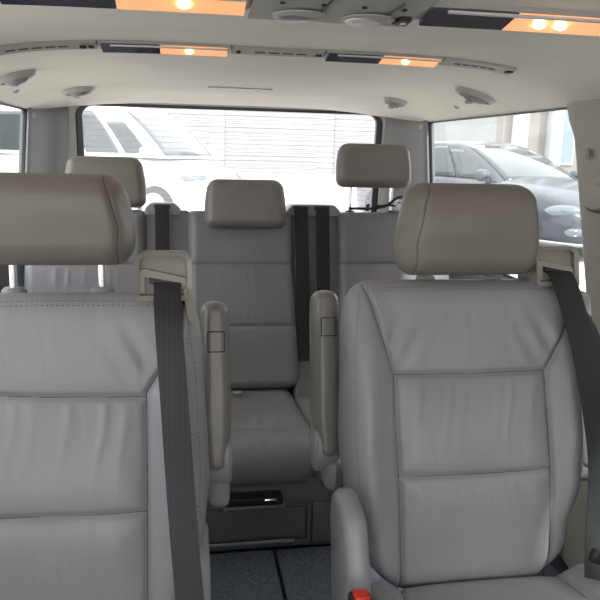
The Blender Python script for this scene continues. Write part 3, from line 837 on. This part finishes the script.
# pillar fittings on the right: belt height adjuster scoop and drop-shaped hook
pr = thing('belt_height_adjuster', (.765, 1.60, 1.08), 'rounded beige belt height adjuster scoop on the right pillar', 'belt adjuster')
B().lathe((0.797, 1.555, 1.066), (-1, 0, .05), [(.05, 0), (.048, .010), (.038, .018), (.02, .021)], 36, sx=.8, sy=1.5, up=(0, 0, 1)).obj('scoop', M['pillar'], pr)
B().lathe((0.781, 1.57, 1.035), (-1, 0, .1), [(.058, 0), (.058, .004)], 32, sx=.45, sy=1.2, up=(0, 0, 1)).obj('recess', M['thread'], pr)
B().lathe((0.776, 1.575, 1.048), (-1, 0, .1), [(.055, 0), (.050, .012), (.03, .016)], 32, sx=.6, sy=1.2, up=(0, 0, 1)).obj('lip', M['pillar'], pr)
hk = B(); hk.lathe((0.782, 1.645, 1.150), (-1, 0, 0), [(.011, 0), (.011, .003), (.006, .004)], 20, sx=1.3, up=(0, 0, 1))
tag(hk.obj('airbag_emblem', M['shell'], origin=(.768, 1.645, 1.15)), 'small drop-shaped button on the right pillar above the scoop', 'button')

# ------------------------------------------------------------------ outside
GZ = -.10
tag(B().box((0, 22, GZ - .2), (90, 80, .4)).obj('ground', M['ground'], angle=.5), kind='structure')
def place(o, x, y, rz): o.location = (x, y, GZ); o.rotation_euler = (0, 0, rz)

def car(name, label, paint, p, x, y, head):
    """p: proportions. Car built at the origin, nose towards +X, then turned to heading."""
    root = thing(name, (0, 0, 0), label, 'car')
    L_ = p['L']; W = p['W']; 
    st = p['stations']      # (x, zbelt/top, half width, ztop centre)
    rings = []
    for (sx, zb, hw, zt) in st:
        pts = []
        zlo = .22
        prof = [(0.0, zlo), (.80, zlo), (.95, zlo + .05), (1.0, zlo + .20), (1.02, zlo + (zb - zlo) * .55), (.985, zlo + (zb - zlo) * .85), (.93, zb), (.80, zb + (zt - zb) * .55), (.45, zt), (0, zt + .01)]
        right = [(sx, -hw * a, z) for a, z in prof]; left = [(sx, hw * a, z) for a, z in reversed(prof[1:-1])]
        rings.append(right + left)
    n = len(rings[0]); v = [q for r_ in rings for q in r_]; f = []
    for i in range(len(rings) - 1):
        for k in range(n): f.append((i * n + k, i * n + (k + 1) % n, (i + 1) * n + (k + 1) % n, (i + 1) * n + k))
    f += [tuple(range(n)), tuple((len(rings) - 1) * n + k for k in range(n))]
    o = mk('body', v, f, paint, root); md = o.modifiers.new('s', 'SUBSURF'); md.levels = 2; md.render_levels = 2
    # greenhouse: lofted rings at belt, mid, roof
    g = p['green']  # xb0, xb1, zb, wb, xr0, xr1, zr, wr
    def loop(x0, x1, w, z, crown=0):
        out = []
        for i in range(9):   # front edge from -w to w (bowed)
            t = -1 + 2 * i / 8; out.append((x1 - .10 * t * t, w * t, z + crown * (1 - t * t)))
        for i in range(1, 8): out.append((x1 - .10 + (x0 + .05 - x1 + .10) * i / 8, w, z))
        for i in range(9):
            t = 1 - 2 * i / 8; out.append((x0 + .05 * t * t, w * t, z + crown * (1 - t * t)))
        for i in range(1, 8): out.append((x0 + .05 + (x1 - .10 - x0 - .05) * i / 8, -w, z))
        return out
    lv = []
    for t in (0, .25, .5, .75, .92, 1.0):
        k = t; bulge = .04 * math.sin(t * math.pi)
        lv.append(loop(g[0] + (g[4] - g[0]) * k - bulge * .3, g[1] + (g[5] - g[1]) * k + bulge, g[3] + (g[7] - g[3]) * k + bulge * .4, g[2] + (g[6] - g[2]) * (1 - (1 - k) ** 1.15)))
    lv.append(loop(g[4] + .12, g[5] - .14, g[7] * .82, g[6] + .035, .0)); lv.append(loop(g[4] + .3, g[5] - .34, g[7] * .5, g[6] + .05, .0))
    n = len(lv[0]); v = [q for r_ in lv for q in r_]; f = []
    for i in range(len(lv) - 1):
        for k in range(n): f.append((i * n + k, i * n + (k + 1) % n, (i + 1) * n + (k + 1) % n, (i + 1) * n + k))
    f += [tuple((len(lv) - 1) * n + k for k in range(n))]
    mk('roof', v, f, paint, root)
    def face(u0, u1, t0, t1, where, nm, rad=.04):
        """pane on the greenhouse: u along the face 0..1, t up 0..1, pushed outwards a little"""
        def at(u, t):
            bulge = .04 * math.sin(t * math.pi)
            x0 = g[0] + (g[4] - g[0]) * t - bulge * .3; x1 = g[1] + (g[5] - g[1]) * t + bulge; w = g[3] + (g[7] - g[3]) * t + bulge * .4
            z = g[2] + (g[6] - g[2]) * (1 - (1 - t) ** 1.15)
            if where == 'front': q = -1 + 2 * u; return Vector((x1 - .10 * q * q + .008, w * q, z + .004))
            if where == 'rear': q = -1 + 2 * u; return Vector((x0 + .05 * q * q - .008, w * q, z + .004))
            s_ = 1 if where == 'left' else -1
            return Vector((x0 + .05 + (x1 - .10 - x0 - .05) * u, s_ * (w + .008), z + .002))
        nu, nt = 12, 8; vs = []; fs = []
        for j in range(nt + 1):
            for i in range(nu + 1):
                vs.append(at(u0 + (u1 - u0) * i / nu, t0 + (t1 - t0) * j / nt))
        for j in range(nt):
            for i in range(nu): fs.append((j * (nu + 1) + i, j * (nu + 1) + i + 1, (j + 1) * (nu + 1) + i + 1, (j + 1) * (nu + 1) + i))
        q = mk(nm, vs, fs, M['car_glass'], root); md = q.modifiers.new('t', 'SOLIDIFY'); md.thickness = .006; md.offset = 0
    face(.06, .94, .04, .93, 'front', 'windscreen'); face(.08, .92, .08, .9, 'rear', 'rear_window')
    for wh in ('left', 'right'):
        for (a, c, t1) in p['side']: face(a, c, .07, t1, wh, 'side_window')
    # wheels
    for wx in p['wheels']:
        for s_ in (-1, 1):
            w = B().lathe((wx, s_ * (W / 2 - .20), .33), (0, s_, 0), [(.20, 0), (.31, .005), (.335, .04), (.335, .17), (.31, .205), (.22, .207)], 40).obj('wheel', M['tyre'], root)
            B().lathe((wx, s_ * (W / 2 + .004), .33), (0, s_, 0), [(.22, 0), (.215, .018), (.19, .004), (.06, .012), (.05, .02)], 40).obj('rim', M['rim'], w)
            a = [(wx + .39 * math.cos(R(t)), s_ * (W / 2 + .004), .33 + .39 * math.sin(R(t))) for t in range(-10, 191, 8)]
            B().tube(a, .02, 8).obj('wheel_arch', paint, root)
    hx, hz, hw = p['lamp']
    for s_ in (-1, 1):
        B().lathe((hx + .06, s_ * (hw + .075), hz), (.75, s_ * .62, .30), [(.17, -.03), (.165, .01), (.12, .035), (.05, .045)], 32, sx=.42, sy=1.35, up=(0, 0, 1)).obj('headlight', M['headlight'], root)
        fl = B().lathe((hx + .20, s_ * (hw + .03), hz - .24), (.85, s_ * .5, 0), [(.085, -.03), (.085, .012), (.06, .022)], 28, sx=.6, sy=1.4, up=(0, 0, 1)).obj('fog_lamp', M['headlight'], root)
        for dz in (-.03, .03):
            B().box((hx + .225, s_ * (hw + .02), hz - .24 + dz), (.03, .20, .012), Matrix.Rotation(-s_ * R(30), 3, 'Z'), bev=.004).obj('chrome_bar', M['chrome'], fl)
        mr = B(); mr.lathe((g[1] - .34, s_ * (g[3] + .11), g[2] + .09), (-1, 0, 0), [(.02, -.11), (.06, -.09), (.085, -.04), (.09, .02), (.075, .03)], 24, sx=.9, sy=1.25, up=(0, 0, 1))
        mr.tube([(g[1] - .33, s_ * (g[3] - .02), g[2] + .02), (g[1] - .33, s_ * (g[3] + .08), g[2] + .05)], .025, 8)
        mr.obj('wing_mirror', paint, root)
        for hxx in p['handles']:
            B().tube([(hxx - .09, s_ * (W / 2 - .012), g[2] - .10), (hxx, s_ * (W / 2 + .018), g[2] - .095), (hxx + .09, s_ * (W / 2 - .012), g[2] - .10)], .012, 8).obj('door_handle', M['chrome'] if paint is M['car_dark'] else paint, root)
        B().tube([(g[0] + .25, s_ * (g[3] + .012), g[2] + .012), (g[1] - .15, s_ * (g[3] + .012), g[2] + .012)], .009, 6).obj('chrome_strip', M['chrome'], root)
    nx = st[-1][0]
    B().box((nx - .02, 0, .50), (.07, .9, .20), bev=.04).obj('grille', M['black'], root)
    B().box((nx - .0, 0, .30), (.06, 1.1, .10), bev=.03).obj('lower_grille', M['black'], root)
    place(root, x, y, head)
    return root

sedan = dict(L=4.8, W=1.84, stations=[(-2.4, .85, .62, .95), (-2.28, .92, .80, 1.06), (-1.9, .95, .90, 1.09), (-1.0, .93, .92, 1.0), (0, .92, .92, 1.0), (.9, .91, .92, .99), (1.35, .84, .91, .95), (1.85, .74, .87, .84), (2.15, .64, .78, .72), (2.32, .50, .66, .58)],
             green=(-1.75, 1.18, .90, .79, -.85, .12, 1.40, .60), side=[(.16, .42, .80), (.44, .70, .90), (.72, .93, .78)], wheels=(-1.38, 1.42), lamp=(2.02, .62, .66), handles=(-.25, .65))
van = dict(L=4.7, W=1.88, stations=[(-2.3, .95, .80, 1.1), (-2.2, 1.08, .90, 1.15), (-1.0, 1.10, .94, 1.15), (0, 1.10, .94, 1.15), (1.0, 1.08, .93, 1.13), (1.5, 1.0, .92, 1.08), (1.95, .86, .88, .95), (2.2, .70, .80, .80), (2.3, .50, .70, .60)],
           green=(-2.2, 1.65, 1.08, .86, -2.0, .72, 1.86, .74), side=[(.06, .32, .88), (.34, .60, .9), (.62, .80, .9), (.83, .95, .66)], wheels=(-1.4, 1.45), lamp=(2.0, .80, .68), handles=(.2, -.9))
HS = math.atan2(-.984, .18)
car('parked_sedan', 'dark grey metallic sedan parked outside the right side window, nose to the right', M['car_dark'], sedan, 4.22, 9.9, R(-70))
car('parked_van', 'white people carrier parked behind the tailgate window on the left', M['car_white'], van, -1.4, 12.9, math.atan2(-.52, .85))
van2 = dict(van)
car('parked_hatchback', 'white car glimpsed through the left side window', M['car_white'], dict(sedan, green=(-2.0, 1.3, .92, .8, -1.9, .45, 1.5, .62)), -4.4, 10.2, math.atan2(-.8, .2))

# building behind: garage front with roller shutters and a cream facade with columns
g = thing('garage_building', (0, 40, GZ), 'pale garage front with ribbed roller shutters behind the tailgate window', 'building')
B().box((1, 40.3, 4.3), (42, .4, 9)).obj('wall', M['block'], g, angle=.5)
def shutter(x0, x1):
    b = B(); z = GZ
    while z < 5.4:
        b.box(((x0 + x1) / 2, 40.04, z + .11), (x1 - x0, .05, .21), bev=.03, seg=1); z += .22
    b.obj('roller_shutter', M['shutter'], g)
for x0 in (-16, -10, -4, 2.2, 8.4): shutter(x0, x0 + 5.2)
B().box((1, 39.95, 5.7), (42, .5, .4), bev=.02).obj('lintel', M['stucco'], g)
c = thing('cream_building', (11, 17, GZ), 'cream building with white columns seen above the dark sedan', 'building')
B().box((12.6, 17.3, 3), (9.6, .4, 6.6)).obj('wall', M['stucco'], c, angle=.5)
for x in (8.18, 9.12, 10.3, 11.6): B().box((x, 16.95, 3), (.30, .34, 6.4), bev=.03).obj('column', M['column'], c)
for x in (9.52, 10.9, 12.6):
    f = B().box((x, 17.08, 1.9), (.5, .06, 1.9), bev=.01).obj('window_frame', M['column'], c)
    B().box((x, 17.04, 1.9), (.38, .04, 1.74)).obj('window_pane', M['winpane'], f)
# side building to the left
s_ = thing('side_building', (-9, 12, GZ), 'pale block building far to the left', 'building')
B().box((-9.3, 12, 2.5), (.4, 14, 5.4)).obj('wall', M['block'], s_, angle=.5)
for y in (8, 11, 14): B().box((-9.05, y, 1.9), (.08, 1.2, 1.3), bev=.02).obj('window_pane', M['winpane'], s_)
kb = B().box((.6, 22.5, GZ + .1), (7, .35, .2), Matrix.Rotation(R(55), 3, 'Z'), bev=.02).obj('kerb', M['kerb'], origin=(.6, 22.5, GZ)); tag(kb, 'pale kerb stone on the paving behind the white people carrier', 'kerb')
gw = thing('shade_wall', (3.2, -2, GZ), 'tall unseen block wall, added to cut the light from the right', 'wall')  # out-of-view wall, added to shade the right side of the cabin
B().box((3.2, -2.5, 1.6), (.25, 11.5, 3.6), bev=.02).obj('wall_body', M['block'], gw)
B().box((3.2, -2.5, 3.44), (.35, 11.6, .1), bev=.02).obj('coping', M['kerb'], gw)
# hedge: leafy mass
def hedge(cx, cy, w, h, label):
    rnd = random.Random(3); b = B()
    for i in range(900):
        x = cx + rnd.uniform(-w, w) / 2; y = cy + rnd.uniform(-.3, .3); z = GZ + rnd.uniform(.02, h) * (1 - .2 * rnd.random())
        s0 = rnd.uniform(.04, .08); a = Vector((rnd.uniform(-1, 1), rnd.uniform(-1, 1), rnd.uniform(-1, 1))).normalized(); t = a.orthogonal().normalized(); u = a.cross(t)
        p = Vector((x, y, z)); b.add([p - t * s0, p + u * s0 * .5 + a * .01, p + t * s0, p - u * s0 * .5], [(0, 1, 2, 3)])
    root = thing('hedge', (cx, cy, GZ), label, 'hedge')
    o = b.obj('foliage', M['hedge'], root, angle=None, smooth=False); o['kind'] = 'stuff'
    B().tube([(cx - w * .4, cy, GZ + .1), (cx + w * .4, cy, GZ + h * .6)], .03, 6).obj('branch', M['tyre'], root)
hedge(-.35, 24, 1.4, 1.5, 'low green hedge by the garage right of the white people carrier')

# ------------------------------------------------------------------ light
w = bpy.data.worlds.new('sky'); SC.world = w; w.use_nodes = True
nt = w.node_tree; bg = nt.nodes['Background']
sky = nt.nodes.new('ShaderNodeTexSky'); sky.sky_type = 'HOSEK_WILKIE'; sky.turbidity = 6; sky.ground_albedo = .5
sky.sun_direction = Vector((.35, -.65, .7)).normalized()
mx = nt.nodes.new('ShaderNodeMixRGB'); mx.inputs['Fac'].default_value = .85
mx.inputs['Color2'].default_value = (1.0, .985, .97, 1)
nt.links.new(sky.outputs['Color'], mx.inputs['Color1']); nt.links.new(mx.outputs['Color'], bg.inputs['Color'])
bg.inputs['Strength'].default_value = 3.6
ld = bpy.data.lights.new('sun', 'SUN'); ld.energy = 3.8; ld.angle = R(3); ld.color = (1, .97, .92)
lo = bpy.data.objects.new('sun', ld); COL.objects.link(lo); lo.rotation_euler = Vector((.35, -.55, .75)).to_track_quat('Z', 'Y').to_euler()

SC.view_settings.view_transform = 'Standard'; SC.view_settings.look = 'None'
SC.view_settings.gamma = 1; SC.view_settings.exposure = .47; SC.view_settings.use_curve_mapping = False
SC.cycles.max_bounces = 10; SC.cycles.diffuse_bounces = 6; SC.cycles.transparent_max_bounces = 12
SC.cycles.use_denoising = True
SC.cycles.sample_clamp_indirect = 6
